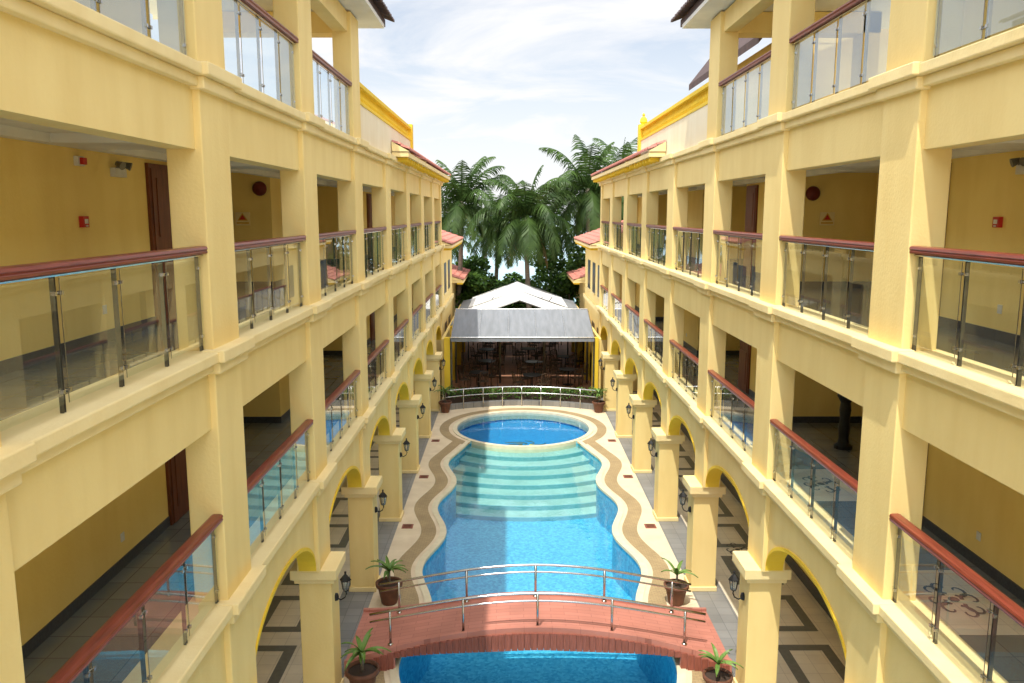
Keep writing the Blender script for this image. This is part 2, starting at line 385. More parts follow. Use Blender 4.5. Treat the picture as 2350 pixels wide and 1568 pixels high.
    while y<25.95:
        pp.lathe([(0.045,10.22),(0.03,10.26),(0.05,10.34),(0.03,10.44),(0.045,10.5)],(X(3.65),y,0),M_deep,8); y+=0.16
    B(pp,3.53,3.77,17.0,26.05,10.50,10.58,M_deep)
    for yy in (25.85,):
        B(pp,3.50,3.80,yy,yy+0.3,9.37,10.66,M_deep)
        if s>0: pp.lathe([(0.06,0),(0.12,0.08),(0.10,0.18),(0.03,0.26),(0.05,0.3),(0,0.36)],(X(3.65),yy+0.15,10.66),M_deep,12)
    pp.obj('terrace_parapet',root)
    def tiles(name,y0,y1,d0,d1,z0,z1,par=root):
        mb=MB(); ny=int((y1-y0)/0.04); nd=max(2,int((d1-d0)/0.32))
        def pt(i,j,lift):
            y=y0+(y1-y0)*i/ny; t=j/nd
            return (X(d0+(d1-d0)*t),y,z0+(z1-z0)*t+0.055*abs(math.sin(math.pi*(y-y0)/0.24))+lift)
        for j in range(nd):
            for i in range(ny):
                mb.poly([pt(i,j,0.035),pt(i+1,j,0.035),pt(i+1,j+1,0),pt(i,j+1,0)],M_rtile)
                mb.poly([pt(i,j,0.035),pt(i+1,j,0.035),pt(i+1,j,-0.03),pt(i,j,-0.03)],M_rtile)
        B(mb,d0+0.03,d1,y0+0.02,y1-0.02,z0-0.16,z0-0.05,M_trim)
        y=y0+0.25
        while y<y1-0.2:
            B(mb,d0+0.08,d0+0.42,y,y+0.09,z0-0.27,z0-0.165,M_deep); y+=0.5
        mb.poly([(X(d0),y0,z0-0.03),(X(d1),y0,z0-0.03),(X(d1),y0,z1)],M_trim)
        mb.poly([(X(d0),y1,z0-0.03),(X(d1),y1,z0-0.03),(X(d1),y1,z1)],M_trim)
        return mb.obj(name,par)
    tiles('tiled_eave',21.6,26.0,3.08,3.54,9.56,9.78)
    tiles('tiled_roof',26.06,36.7,3.08,7.0,9.56,11.1)
    fw=MB()
    B(fw,3.75,12,37.0,46.0,0,6.45,M_st)
    B(fw,3.9,12,46.0,54.0,0,4.0,M_st)
    for zz in (1.0,4.0):
        for yy in (38,40.5,43):
            B(fw,3.735,3.78,yy,yy+1.3,zz,zz+1.5,M_base)
            B(fw,3.70,3.76,yy-0.05,yy+1.35,zz-0.08,zz-0.01,M_trim)
    B(fw,3.65,3.80,37,46,3.3,3.5,M_trim)
    B(fw,3.3,3.5,37.0,52.0,0.3,1.5,M_trim)
    fw.obj('rear_wing_walls',root)
    tiles('rear_wing_roof',37.2,46.2,3.1,7.0,6.55,7.9)
    tiles('rear_wing_roof_lower',46.4,54,3.1,7.0,4.2,5.4)
    return root
HL=hotel(-1); HR=hotel(1)
pv=MB()
def gable(mb,x0,x1,y0,y1,z,zr,mat,ov=0.4):
    xm=(x0+x1)/2
    for (xa,xb) in ((x0-ov,xm),(x1+ov,xm)):
        mb.hexa([(xa,y0-ov,z-0.10),(xb,y0-ov,zr-0.10),(xb,y1+ov,zr-0.10),(xa,y1+ov,z-0.10),(xa,y0-ov,z+0.08),(xb,y0-ov,zr+0.08),(xb,y1+ov,zr+0.08),(xa,y1+ov,z+0.08)],mat)
    mb.poly([(x0,y0-0.01,z),(x1,y0-0.01,z),(xm,y0-0.01,zr-0.1)],M_st)
pv.box(5.9,9.1,19.0,25,9.3,11.75,M_st); gable(pv,5.9,9.1,19.0,25,11.7,14.4,M_droof,0.5)
pv.obj('rooftop_pavilion')
# ------------------------------------------------------------------ pool
CY=29.8; CR=2.5
def hwm(y):
    h=2.3+0.19*math.cos(2*math.pi*(y-13.6)/3.95)
    if y>26.6:
        h0=2.3+0.19*math.cos(2*math.pi*(26.6-13.6)/3.95); t=min(1,(y-26.6)/1.4); h=h0+(1.88-h0)*t
    return h
def hall(y):
    if y<28.0: return hwm(y)
    t=CR*CR-(y-CY)**2
    return math.sqrt(t) if t>0 else 0.0
DE=3.38
ys=[-2+i*0.1 for i in range(0,301)]
ys+= [28.0001]+[28.05+i*0.05 for i in range(0,200) if 28.05+i*0.05<32.3]+[32.3]
deck=MB(); pool=empty('swimming_pool'); walls=MB(); floor=MB(); wat=MB()
deck.box(XC-DE,XC+DE,-10,-2,-0.3,0,M_deck)
for i in range(len(ys)-1):
    a,b=ys[i],ys[i+1]; ha,hb=hall(a),hall(b)
    for s in (-1,1):
        deck.up([(XC+s*ha,a,0),(XC+s*DE,a,0),(XC+s*DE,b,0),(XC+s*hb,b,0)],M_deck)
        walls.poly([(XC+s*ha,a,0),(XC+s*hb,b,0),(XC+s*hb,b,-1.5),(XC+s*ha,a,-1.5)],M_pool)
deck.box(XC-DE,XC+DE,32.3,34.2,-0.3,0,M_deck)
ycur=[-2+i*0.1 for i in range(0,301)]
for i in range(len(ycur)-1):
    a,b=ycur[i],ycur[i+1]
    if b>28.01: break
    def inn(y):
        t=2.6**2-(y-CY)**2
        return math.sqrt(t) if t>0 else 0
    for s in (-1,1):
        wat.up([(XC+s*inn(a),a,-0.09),(XC+s*hwm(a),a,-0.09),(XC+s*hwm(b),b,-0.09),(XC+s*inn(b),b,-0.09)],M_water)
floor.box(XC-3,XC+3,-2,28.5,-1.4,-1.10,M_pool)
floor.box(XC-2.6,XC+2.6,-2.05,-2,-1.4,0,M_pool)
nseg=60
for k in range(7):
    r0=2.6+k*0.58; r1=r0+0.58; z=-0.20-0.13*k
    if k==0: r0=2.5
    for j in range(nseg):
        a0=math.radians(-90-62+124*j/nseg); a1=math.radians(-90-62+124*(j+1)/nseg)
        P=lambda r,a,z:(XC+r*math.cos(a),CY+r*math.sin(a),z)
        floor.up([P(r0,a0,z),P(r1-0.05,a0,z),P(r1-0.05,a1,z),P(r0,a1,z)],M_step)
        floor.up([P(r1-0.05,a0,z),P(r1,a0,z),P(r1,a1,z),P(r1-0.05,a1,z)],M_stepnose)
        floor.poly([P(r1,a0,z),P(r1,a0,z-0.13),P(r1,a1,z-0.13),P(r1,a1,z)],M_stepnose)
ring=MB(); nn=96
def arc(mb,r0,r1,z,mat,lim=None,zb=None):
    for j in range(nn):
        a0=2*math.pi*j/nn; a1=2*math.pi*(j+1)/nn
        if lim is not None and CY+r0*math.sin((a0+a1)/2)<lim: continue
        P=lambda r,a,z:(XC+r*math.cos(a),CY+r*math.sin(a),z)
        mb.up([P(r0,a0,z),P(r1,a0,z),P(r1,a1,z),P(r0,a1,z)],mat)
        if zb is not None:
            mb.poly([P(r0,a0,z),P(r0,a0,zb),P(r0,a1,zb),P(r0,a1,z)],mat)
            mb.poly([P(r1,a0,z),P(r1,a0,zb),P(r1,a1,zb),P(r1,a1,z)],mat)
arc(ring,2.47,2.63,0.022,M_coping,zb=-0.3)
arc(ring,2.78,3.12,0.008,M_band,lim=27.75)
for i in range(len(ycur)-1):
    a,b=ycur[i],ycur[i+1]
    if b>28.01: break
    for s in (-1,1):
        h=lambda y,o:(XC+s*(hwm(y)+o))
        ring.up([(h(a,-0.02),a,0.018),(h(a,0.14),a,0.018),(h(b,0.14),b,0.018),(h(b,-0.02),b,0.018)],M_coping)
        ring.poly([(h(a,-0.02),a,0.018),(h(a,-0.02),a,-0.05),(h(b,-0.02),b,-0.05),(h(b,-0.02),b,0.018)],M_coping)
        ring.up([(h(a,0.24),a,0.004),(h(a,0.62),a,0.004),(h(b,0.62),b,0.004),(h(b,0.24),b,0.004)],M_band)
circ=MB()
circ.poly([(XC+2.5*math.cos(2*math.pi*j/nn),CY+2.5*math.sin(2*math.pi*j/nn),-0.38) for j in range(nn)],M_circ)
for j in range(nn):
    a0=2*math.pi*j/nn; a1=2*math.pi*(j+1)/nn
    c=lambda a,z,r=2.5:(XC+r*math.cos(a),CY+r*math.sin(a),z)
    circ.poly([c(a0,0),c(a1,0),c(a1,-0.4),c(a0,-0.4)],M_circ)
    circ.poly([c(a0,0,2.61),c(a1,0,2.61),c(a1,-1.4,2.61),c(a0,-1.4,2.61)],M_step)
for j in range(6):
    a=2*math.pi*j/6+0.3
    pts=[]
    for t in range(9):
        u=t/8; rr=0.12+0.55*u; aa=a+1.3*u
        pts.append((XC+0.1+rr*1.3*math.cos(aa),CY-1.0+rr*0.75*math.sin(aa),-0.37))
    circ.tube(pts,0.022,M_gilt,5,r2=0.01)
wat.poly([(XC+2.49*math.cos(2*math.pi*j/nn),CY+2.49*math.sin(2*math.pi*j/nn),-0.06) for j in range(nn)],M_water)
walls.obj('basin_walls',pool); floor.obj('basin_floor',pool); ring.obj('coping',pool); circ.obj('paddling_basin',pool); wat.obj('water',pool)
deck.obj('pool_deck')
af=MB()
for s in (-1,1):
    af.box(XC+s*DE,XC+s*4.05,-10,36.9,-0.3,0.001,M_grey)
    af.box(XC+s*4.05,XC+s*7.0,-10,36.9,-0.3,0.0,M_cream)
    y=-3.6
    while y<35:
        for (yy0,yy1) in ((y+0.25,y+1.75),):
            d0,d1=4.45,5.45; w=0.20
            for (a,b,c,d) in ((d0,d1,yy0,yy0+w),(d0,d1,yy1-w,yy1),(d0,d0+w,yy0+w,yy1-w),(d1-w,d1,yy0+w,yy1-w)):
                af.up([(XC+s*a,c,0.004),(XC+s*b,c,0.004),(XC+s*b,d,0.004),(XC+s*a,d,0.004)],M_inlay)
        y+=2.0
af.obj('arcade_pavement')
for y in (12.0,16.6,20.0,24.0,28.0):
    for s in (-1,1):
        dc=MB(); x=XC+s*3.12
        dc.box(x-0.14,x+0.14,y-0.14,y+0.14,0.0,0.012,M_redside)
        for q in range(5): dc.box(x-0.1,x+0.1,y-0.1+q*0.045,y-0.08+q*0.045,0.012,0.018,M_pot)
        dc.obj('drain_cover')
for (y,z,s,d) in ((8.35,3.788,1,4.35),(12.2,3.788,1,4.35),(18.5,0.008,1,4.95),(10.5,0.008,-1,4.95)):
    md=MB(); x=XC+s*d
    if z>1: md.box(x-0.42,x+0.5,y-0.75,y+0.75,z-0.006,z-0.002,M_cream)
    # flat inlaid ribbons: scrolls around a small rosette
    def ribbon(pts,w):
        for i in range(len(pts)-1):
            (xa_,ya_),(xb_,yb2)=pts[i],pts[i+1]
            dx_,dy_=xb_-xa_,yb2-ya_; l=math.hypot(dx_,dy_)+1e-6; nx_,ny_=-dy_/l*w*(1-i/len(pts)*0.6),dx_/l*w*(1-i/len(pts)*0.6)
            zz=z+0.0003*(i%7)+0.0004*q
            md.up([(xa_-nx_,ya_-ny_,zz),(xa_+nx_,ya_+ny_,zz),(xb_+nx_,yb2+ny_,zz),(xb_-nx_,yb2-ny_,zz)],M_base)
    for q in range(8):
        a=2*math.pi*q/8; cx,cy=0.20*math.cos(a),0.20*math.sin(a); pts=[]
        for t in range(16):
            u=t/15; rr=0.105*(1-u*0.75); aa=a+math.pi+ (1 if q%2 else -1)*u*5.2
            pts.append((x+cx+rr*math.cos(aa),y+1.5*(cy+rr*math.sin(aa))))
        ribbon(pts,0.022)
    md.lathe([(0.06,0.005),(0.0,0.006)],(x,y,z),M_base,10)
    md.obj('floor_medallion')
um=MB()
um.lathe([(0,0),(0.16,0),(0.16,0.06),(0.10,0.10),(0.085,0.18),(0.10,0.35),(0.085,0.52),(0.10,0.70),(0.085,0.84),(0.13,0.92),(0.15,0.95),(0.15,1.0),(0.0,1.0)],(0,0,0),M_black,16)
um.obj('pedestal_column',loc=(XC+5.5,14.2,3.78),smooth=False)
# ------------------------------------------------------------------ footbridge
br=empty('pool_footbridge'); bd=MB(); n=48
BH=3.36
xa,xb=XC-BH,XC+BH
def bz(x):
    t=(x-XC)/BH; return 0.24+0.44*max(0,math.cos(t*math.pi/2))**1.3 if abs(t)<1 else 0.24
def bb(x):
    t=abs((x-XC)/BH)
    return (0.34-0.14*t) if t<0.74 else -0.05
def byy(x):
    t=abs((x-XC)/BH); fl=0.34*max(0,(t-0.5)/0.5)**2; return 13.45-fl,14.85+fl*0.6
for i in range(n):
    x0=xa+(xb-xa)*i/n; x1=xa+(xb-xa)*(i+1)/n
    z0,z1=bz(x0),bz(x1); (p0,q0),(p1,q1)=byy(x0),byy(x1)
    xm=(x0+x1)/2; zb=bb(xm)
    bd.up([(x0,p0+.05,z0),(x1,p1+.05,z1),(x1,q1-.05,z1),(x0,q0-.05,z0)],M_red)
    for (w0,w1) in ((p0,p1),(q0-0.07,q1-0.07)):
        bd.hexa([(x0,w0,zb),(x1,w1,zb),(x1,w1+0.07,zb),(x0,w0+0.07,zb),(x0,w0,z0+0.05),(x1,w1,z1+0.05),(x1,w1+0.07,z1+0.05),(x0,w0+0.07,z0+0.05)],M_red)
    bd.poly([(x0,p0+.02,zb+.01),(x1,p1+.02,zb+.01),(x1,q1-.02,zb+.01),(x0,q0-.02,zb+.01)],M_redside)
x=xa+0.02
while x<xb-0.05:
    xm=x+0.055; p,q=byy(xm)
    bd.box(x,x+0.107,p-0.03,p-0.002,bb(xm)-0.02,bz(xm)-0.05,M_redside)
    x+=0.115
bd.obj('deck',br)
rl=MB()
for yr in (13.56,14.74):
    px=[XC-2.62,XC-1.32,XC,XC+1.32,XC+2.62]
    for h,r in ((0.64,0.024),(0.50,0.018)):
        pts=[(XC-2.98,yr,bz(XC-2.62)+h-0.07)]+[(q,yr,bz(q)+h) for q in [XC-2.62+5.24*k/16 for k in range(17)]]+[(XC+2.98,yr,bz(XC+2.62)+h-0.07)]
        rl.tube(pts,r,M_steel,8)
    for q in px:
        rl.tube([(q,yr,bz(q)-0.02),(q,yr,bz(q)+0.63)],0.023,M_steel,8)
        rl.lathe([(0.05,0),(0.05,0.015),(0.025,0.03)],(q,yr,bz(q)),M_steel,10)
rl.obj('railings',br,smooth=True)
# ------------------------------------------------------------------ far curved railing, planter, hedge
fr=MB()
def arcx(t): return (XC+3.2*t, 33.3-0.9*t*t)
for h,r in ((0.72,0.025),(0.45,0.018)):
    fr.tube([(*arcx(-1+2*k/24),h+0.1) for k in range(25)],r,M_steel,8)
for k in range(9):
    x,y=arcx(-1+2*k/8); fr.tube([(x,y,0.0),(x,y,0.82)],0.022,M_steel,8)
fr.obj('metal_railing',smooth=True)
pw=MB()
for k in range(24):
    x0,y0=arcx(-1+2*k/24); x1,y1=arcx(-1+2*(k+1)/24)
    pw.hexa([(x0,y0+0.05,0),(x1,y1+0.05,0),(x1,y1+0.3,0),(x0,y0+0.3,0),(x0,y0+0.05,0.2),(x1,y1+0.05,0.2),(x1,y1+0.3,0.2),(x0,y0+0.3,0.2)],M_grey)
pw.obj('stone_planter_wall')
def leafmass(name,blobs,nleaf,size,mat,mat2=None):
    mb=MB()
    for (c,r,w) in blobs:
        for _ in range(int(nleaf*w)):
            while True:
                v=Vector((U(-1,1),U(-1,1),U(-1,1)))
                if v.length<1: break
            v=v*(0.55+0.45*R())/max(v.length,0.3) if R()<0.6 else v
            p=Vector(c)+Vector((v.x*r[0],v.y*r[1],v.z*r[2]))
            d=Vector((U(-1,1),U(-1,1),U(-0.7,0.6))).normalized(); e=d.cross(Vector((U(-1,1),U(-1,1),U(-1,1)))).normalized()
            L=size*U(0.6,1.4); W=L*0.32
            mb.poly([p-d*L*0.5,p+e*W-d*0.05*L,p+d*L*0.5,p-e*W-d*0.05*L],mat if (mat2 is None or R()<0.7) else mat2)
    return mb
hg=leafmass('hedge',[((XC+x,33.8,0.42),(0.5,0.28,0.28),1) for x in [-3,-2.4,-1.8,-1.2,-0.6,0,0.6,1.2,1.8,2.4,3]],420,0.09,M_hedge,M_bush2)
hg.box(XC-3.2,XC+3.2,33.65,33.95,0.0,0.45,M_soil)
hg.obj('hedge')
# ------------------------------------------------------------------ restaurant
tr=MB(); tr.box(XC-3.3,XC+3.3,34.25,52,-0.3,0.12,M_terr); tr.obj('restaurant_terrace')
aw=empty('restaurant_awning'); am=MB(); nx=30
for i in range(nx):
    x0=XC-3.0+6.1*i/nx; x1=XC-3.0+6.1*(i+1)/nx
    nyy=6
    for j in range(nyy):
        def pt(x,j,i_):
            t=j/nyy; sag=(0.05+0.04*math.sin(i_*math.pi/5)**2)*math.sin(math.pi*t)
            return (x,34.3+3.2*t,2.72+0.85*t-sag)
        am.up([pt(x0,j,i),pt(x1,j,i+1),pt(x1,j+1,i+1),pt(x0,j+1,i)],M_canvas)
    am.poly([(x0,34.3,2.72),(x1,34.3,2.72),(x1,34.28,2.56),(x0,34.28,2.56)],M_canvas)
am.obj('canvas',aw,smooth=True)
af2=MB()
for x in (XC-3.0,XC-1.8,XC-0.55,XC+0.65,XC+1.9,XC+3.1):
    af2.tube([(x,34.3,2.70),(x,37.5,3.56)],0.02,M_steel,6)
for x in (XC-3.0,XC-0.95,XC+1.1,XC+3.1):
    af2.tube([(x,37.4,0.1),(x,37.4,3.5)],0.05,M_dsteel,8)
for x in (XC-3.0,XC+3.1): af2.tube([(x,34.4,0.1),(x,34.4,2.7)],0.045,M_dsteel,8)
af2.tube([(XC-3.0,34.3,2.74),(XC+3.1,34.3,2.74)],0.03,M_steel,6)
af2.tube([(XC-3.0,37.5,3.58),(XC+3.1,37.5,3.58)],0.03,M_steel,6)
af2.obj('frame',aw)
tn=empty('event_tent'); tm=MB()
x0,x1,xm=XC-2.7,XC+2.6,XC-0.05
for (ya,yb_) in ((38.0,43.0),(43.1,48.5)):
    for (xe) in (x0,x1):
        nq=8
        for q in range(nq):
            f=lambda t:(xe+(xm-xe)*t, 3.0+0.95*(t**1.15))
            (a,za),(b,zb)=f(q/nq),f((q+1)/nq)
            tm.up([(a,ya,za),(b,ya,zb),(b,yb_,zb),(a,yb_,za)],M_tent)
        tm.poly([(xe,ya,3.0),(xe,yb_,3.0),(xe,yb_,2.75),(xe,ya,2.75)],M_tent)
for s in (-1,1):
    tm.hexa([(XC+s*2.6,38.2,2.85),(XC+s*3.3,38.2,2.7),(XC+s*3.3,49,2.7),(XC+s*2.6,49,2.85),(XC+s*2.6,38.2,2.9),(XC+s*3.3,38.2,2.75),(XC+s*3.3,49,2.75),(XC+s*2.6,49,2.9)],M_canvas)
tm.obj('roof_fabric',tn)
tf=MB()
for y in (38.0,43.0,48.5):
    tf.tube([(x0,y,0.1),(x0,y,2.98),(xm,y,3.92),(x1,y,2.98),(x1,y,0.1)],0.045,M_dsteel,6)
    tf.tube([(x0+0.9,y,3.25),(x1-0.9,y,3.25)],0.035,M_black,6)
    for k in range(7):
        xx=x0+1.1+k*(x1-x0-2.2)/6; tf.tube([(xx,y,3.25),(xx+0.25,y,3.25+0.33)],0.02,M_black,5)
tf.obj('frame',tn)
rs=MB()
for s in (-1,1):
    rs.box(XC+s*3.3,XC+s*3.42,34.5,48,0.0,2.65,M_wall)
    for y in (34.4,38,42,46): rs.box(XC+s*3.05,XC+s*3.3,y,y+0.3,0.1,2.7,M_deep)
rs.obj('restaurant_wall')
tb=MB()
tb.lathe([(0,0.74),(0.42,0.74),(0.43,0.725),(0.42,0.71),(0.0,0.71)],(0,0,0),M_base,20)
tb.lathe([(0.035,0.71),(0.03,0.1),(0.05,0.05),(0.25,0.02),(0.25,0.0)],(0,0,0),M_black,12)
tb_me=tb.obj('dining_table'); tb_me.location=(XC-1.9,36.5,0.12)
ch=MB()
for (x,y) in ((-.2,-.2),(.2,-.2)): ch.tube([(x,y,0),(x*0.95,y*0.95,0.45)],0.018,M_chair,6)
for x in (-.2,.2): ch.tube([(x,.22,0),(x*0.95,.2,0.45),(x*0.95,.27,0.92)],0.018,M_chair,6)
ch.box(-.22,.22,-.22,.22,0.43,0.47,M_chair)
for i in range(5): ch.tube([(-.16+.08*i,.21,0.47),(-.16+.08*i,.27,0.88)],0.011,M_chair,5)
ch.tube([(-.2,.27,0.9),(0,.29,0.94),(.2,.27,0.9)],0.02,M_chair,6)
ch.tube([(-.21,.21,0.66),(-.23,-.1,0.66),(-.2,-.2,0.45)],0.014,M_chair,5); ch.tube([(.21,.21,0.66),(.23,-.1,0.66),(.2,-.2,0.45)],0.014,M_chair,5)
ch_o=ch.obj('dining_chair')
first=True
def place(x,y):
    global first
    if not first:
        o=bpy.data.objects.new('dining_table',tb_me.data); scene.collection.objects.link(o)
    else: o=tb_me
    o.location=(x,y,0.12)
    for k in range(4):
        a=math.pi/2*k+U(-.2,.2)+0.5
        c=ch_o if (first and k==0) else bpy.data.objects.new('dining_chair',ch_o.data)
        if c is not ch_o: scene.collection.objects.link(c)
        c.location=(x+0.68*math.cos(a),y+0.68*math.sin(a),0.12); c.rotation_euler=(0,0,a-math.pi/2+U(-.2,.2))
    first=False
for (x,y) in ((-1.9,36.3),(0.5,35.7),(2.2,37.0),(-1.6,39.2),(0.7,39.0),(2.3,40.4),(-1.7,42.6),(0.5,42.8),(-1.2,45.8),(1.4,46.0)): place(XC+x,y)
# ------------------------------------------------------------------ lanterns
def lantern(x,y,z,s):
    e=empty('wall_lantern',(x,y,z)); mb=MB()
    mb.lathe([(0.0,-0.07),(0.045,-0.05),(0.055,0),(0.045,0.05),(0,0.07)],(0,0,0),M_black,10)
    mb.tube([(0,0,0),(s*0.08,0,-0.05),(s*0.15,0,-0.01),(s*0.18,0,0.06),(s*0.17,0,0.1)],0.012,M_black,6)
    c=(s*0.17,0,0.06)
    mb.lathe([(0,0.04),(0.045,0.05),(0.05,0.065)],c,M_black,6)
    mb.lathe([(0.045,0.065),(0.075,0.24)],c,M_lampglass,6)
    for k in range(6):
        a=2*math.pi*k/6; mb.tube([(c[0]+0.047*math.cos(a),0.047*math.sin(a),c[2]+0.065),(c[0]+0.078*math.cos(a),0.078*math.sin(a),c[2]+0.24)],0.006,M_black,4)
    mb.lathe([(0.095,0.235),(0.09,0.25),(0.05,0.30),(0.02,0.33),(0.015,0.36),(0.022,0.375),(0,0.39)],c,M_black,6)
    mb.obj('lantern_body',e)
for y in COLY[2:]:
    for s in (-1,1): lantern(XC+s*3.355,y+0.42,1.72,-s)
# ------------------------------------------------------------------ potted plants
def plant(x,y,h=0.55,nl=16,sc=1.0):
    e=empty('potted_plant',(x,y,0)); e.scale=(sc,sc,sc); pm=MB()
    pm.lathe([(0.0,0.0),(0.14,0.0),(0.15,0.03),(0.20,0.28),(0.22,0.33),(0.245,0.34),(0.25,0.40),(0.22,0.41),(0.205,0.37)],(0,0,0),M_pot,20)
    pm.lathe([(0.207,0.36),(0.0,0.37)],(0,0,0),M_soil,16)
    pm.obj('pot',e,smooth=True)
    lm=MB(); lm.tube([(0,0,0.36),(0.01,0,0.36+h*0.45)],0.03,M_trunk,7,r2=0.02)
    for k in range(nl):
        a=2.4*k+U(-.2,.2); L=U(0.30,0.48); el=U(0.35,1.2); w=0.035
        p=Vector((0,0,0.36+h*0.45)); d=Vector((math.cos(a)*math.cos(el),math.sin(a)*math.cos(el),math.sin(el)))
        sd=Vector((-math.sin(a),math.cos(a),0)); pts=[]
        for t in range(7):
            u=t/6; ww=w*math.sin(math.pi*min(1,0.15+u*0.85))+0.002
            pts.append((p-sd*ww+Vector((0,0,0.01)),p+Vector((0,0,-0.008)),p+sd*ww+Vector((0,0,0.01))))
            p=p+d*L/6; d=(d+Vector((0,0,-0.24))).normalized()
        for t in range(6):
            A,B2=pts[t],pts[t+1]
            lm.poly([A[0],A[1],B2[1],B2[0]],M_leafy); lm.poly([A[1],A[2],B2[2],B2[1]],M_leafy)
    lm.obj('leaves',e,smooth=True)
plant(XC-2.98,15.85,sc=1.12); plant(XC+2.93,15.8,0.5,9,sc=1.05); plant(XC-2.95,12.6,0.6,sc=1.15); plant(XC+2.95,12.5,0.5,10,sc=1.0)
plant(XC-3.1,32.2,0.9,20,1.1); plant(XC+3.1,32.2,0.7,20,1.1)
# ------------------------------------------------------------------ wall fittings
def bell(x,y,z):
    mb=MB(); n=24
    prof=[(0.0,0.10),(0.06,0.095),(0.11,0.07),(0.135,0.03),(0.14,0.0)]
    for i,(r,dd) in enumerate(prof):
        for k in range(n):
            a=2*math.pi*k/n; mb.v.append((r*math.cos(a),-dd,r*math.sin(a)))
    ii=mb.mi(M_bell)
    for i in range(len(prof)-1):
        for k in range(n): mb.f.append((i*n+k,i*n+(k+1)%n,(i+1)*n+(k+1)%n,(i+1)*n+k)); mb.m.append(ii)
    mb.obj('fire_alarm_bell',loc=(x,y,z),smooth=True)
bell(XC-5.3,15.97,8.42); bell(XC+5.35,15.97,8.33)
def fbox(x,y,z,s):
    mb=MB(); mb.box(0,s*0.05,-0.06,0.06,-0.06,0.06,M_signred); mb.box(s*0.05,s*0.056,-0.035,0.035,-0.02,0.03,M_plast); mb.box(s*0.05,s*0.06,-0.02,0.02,-0.05,-0.035,M_plast)
    mb.obj('fire_alarm_call_point',loc=(x,y,z),bevel=0.004)
fbox(XC-5.1,8.9,7.86,1); fbox(XC+5.1,9.4,7.85,-1)
def elight(x,y,z,s):
    mb=MB(); mb.box(0,s*0.07,-0.13,0.13,-0.05,0.05,M_plast)
    for q in (-0.08,0.08):
        mb.tube([(s*0.05,q,0.04),(s*0.08,q,0.08)],0.015,M_dsteel,6)
        mb.tube([(s*0.06,q,0.10),(s*0.14,q*1.3,0.07)],0.03,M_dsteel,10,r2=0.05)
    mb.obj('emergency_light',loc=(x,y,z))
elight(XC-5.1,9.75,8.42,1); elight(XC+5.1,8.95,8.42,-1)
def strobe(x,y,z,s):
    mb=MB(); mb.box(0,s*0.05,-0.07,0.07,-0.05,0.05,M_plast); mb.box(s*0.05,s*0.09,-0.04,0.04,-0.035,0.035,M_signred); mb.obj('alarm_strobe',loc=(x,y,z),bevel=0.004)
strobe(XC-5.1,8.9,8.5,1)
def sign(x,y,z):
    mb=MB(); mb.box(-0.14,0.14,-0.01,0,-0.13,0.12,M_trim)
    mb.poly([(-0.1,-0.014,-0.04),(0.1,-0.014,-0.04),(0,-0.014,0.11)],M_signy)
    mb.poly([(-0.1+0.035,-0.017,-0.022),(0.1-0.035,-0.017,-0.022),(0,-0.017,0.075)],M_signred)
    mb.box(-0.12,0.12,-0.015,-0.01,-0.10,-0.07,M_signy)
    mb.obj('warning_sign',loc=(x,y,z))
sign(XC-5.65,15.97,7.85); sign(XC+5.65,15.97,7.85)
# ------------------------------------------------------------------ palms
def palm(x,y,h,L,nf=26,lean=(0,0),droop=0.12,seed=1):
    random.seed(seed)
    e=empty('palm_tree',(x,y,0)); tm=MB()
    pts=[]
    for k in range(15):
        t=k/14; pts.append((lean[0]*(t-1)**2*-1+lean[0],lean[1]*t,h*t-0.3))
    top=Vector(pts[-1])
    pts=[(p[0]-top.x,p[1]-top.y,p[2]) for p in pts]; top=Vector(pts[-1])
    tm.tube(pts,0.19,M_trunk,12,r2=0.11)
    tm.lathe([(0.11,-0.3),(0.2,-0.05),(0.22,0.15),(0.08,0.4)],tuple(top),M_trunk,10)
    for k in range(7):
        a=U(0,6.28); tm.lathe([(0,-0.13),(0.1,-0.08),(0.13,0),(0.1,0.08),(0,0.12)],(top.x+0.24*math.cos(a),top.y+0.24*math.sin(a),top.z-0.15+U(-.1,.1)),M_leafy,8)
    tm.obj('trunk',e,smooth=True)
    fm=MB()
    for k in range(nf):
        a=2.399*k+U(-.25,.25); u=k/nf
        el=math.radians(82-125*u+U(-8,8)); mat=M_frond if u<0.94 else M_fronddry
        l=L*U(0.85,1.12)*(0.8+0.4*math.sin(math.pi*min(1,u+0.25)))
        d=Vector((math.cos(a)*math.cos(el),math.sin(a)*math.cos(el),math.sin(el))); p=top+Vector((0,0,0.15))
        n=26; P=[];D=[]
        dr=droop*U(0.8,1.3)*(0.6+0.5*math.cos(el))
        for t in range(n+1):
            P.append(p.copy()); D.append(d.copy()); p=p+d*l/n; d=(d+Vector((0,0,-dr*(0.35+1.2*t/n)))).normalized()
        fm.tube(P,0.035,mat,4,r2=0.008,cap=False)
        sd0=Vector((-math.sin(a),math.cos(a),0))
        for t in range(3,n+1):
            uu=t/n; ll=l*0.26*math.sin(math.pi*min(1.0,0.12+uu*0.86))**0.7+0.05
            for sg in (-1,1):
                for half in (0,0.5):
                    base=P[t]-D[t]*(l/n)*half
                    v=(sd0*sg*0.9+D[t]*0.55+Vector((0,0,-0.35-0.35*R()))+Vector((U(-.15,.15),U(-.15,.15),U(-.1,.1)))).normalized()
                    w=D[t]*0.029*L/3
                    mid=base+v*ll*0.55; v2=(v+Vector((0,0,-0.7))).normalized(); tip=mid+v2*ll*0.5
                    fm.poly([base-w,base+w,mid+w*0.9,mid-w*0.9],mat); fm.poly([mid-w*0.9,mid+w*0.9,tip],mat)
    fm.obj('fronds',e)
palm(-3.0,51.5,8.6,3.5,30,(0.6,0.4),0.10,3)
palm(1.0,49.8,7.7,3.7,36,(-0.4,0.3),0.13,5)
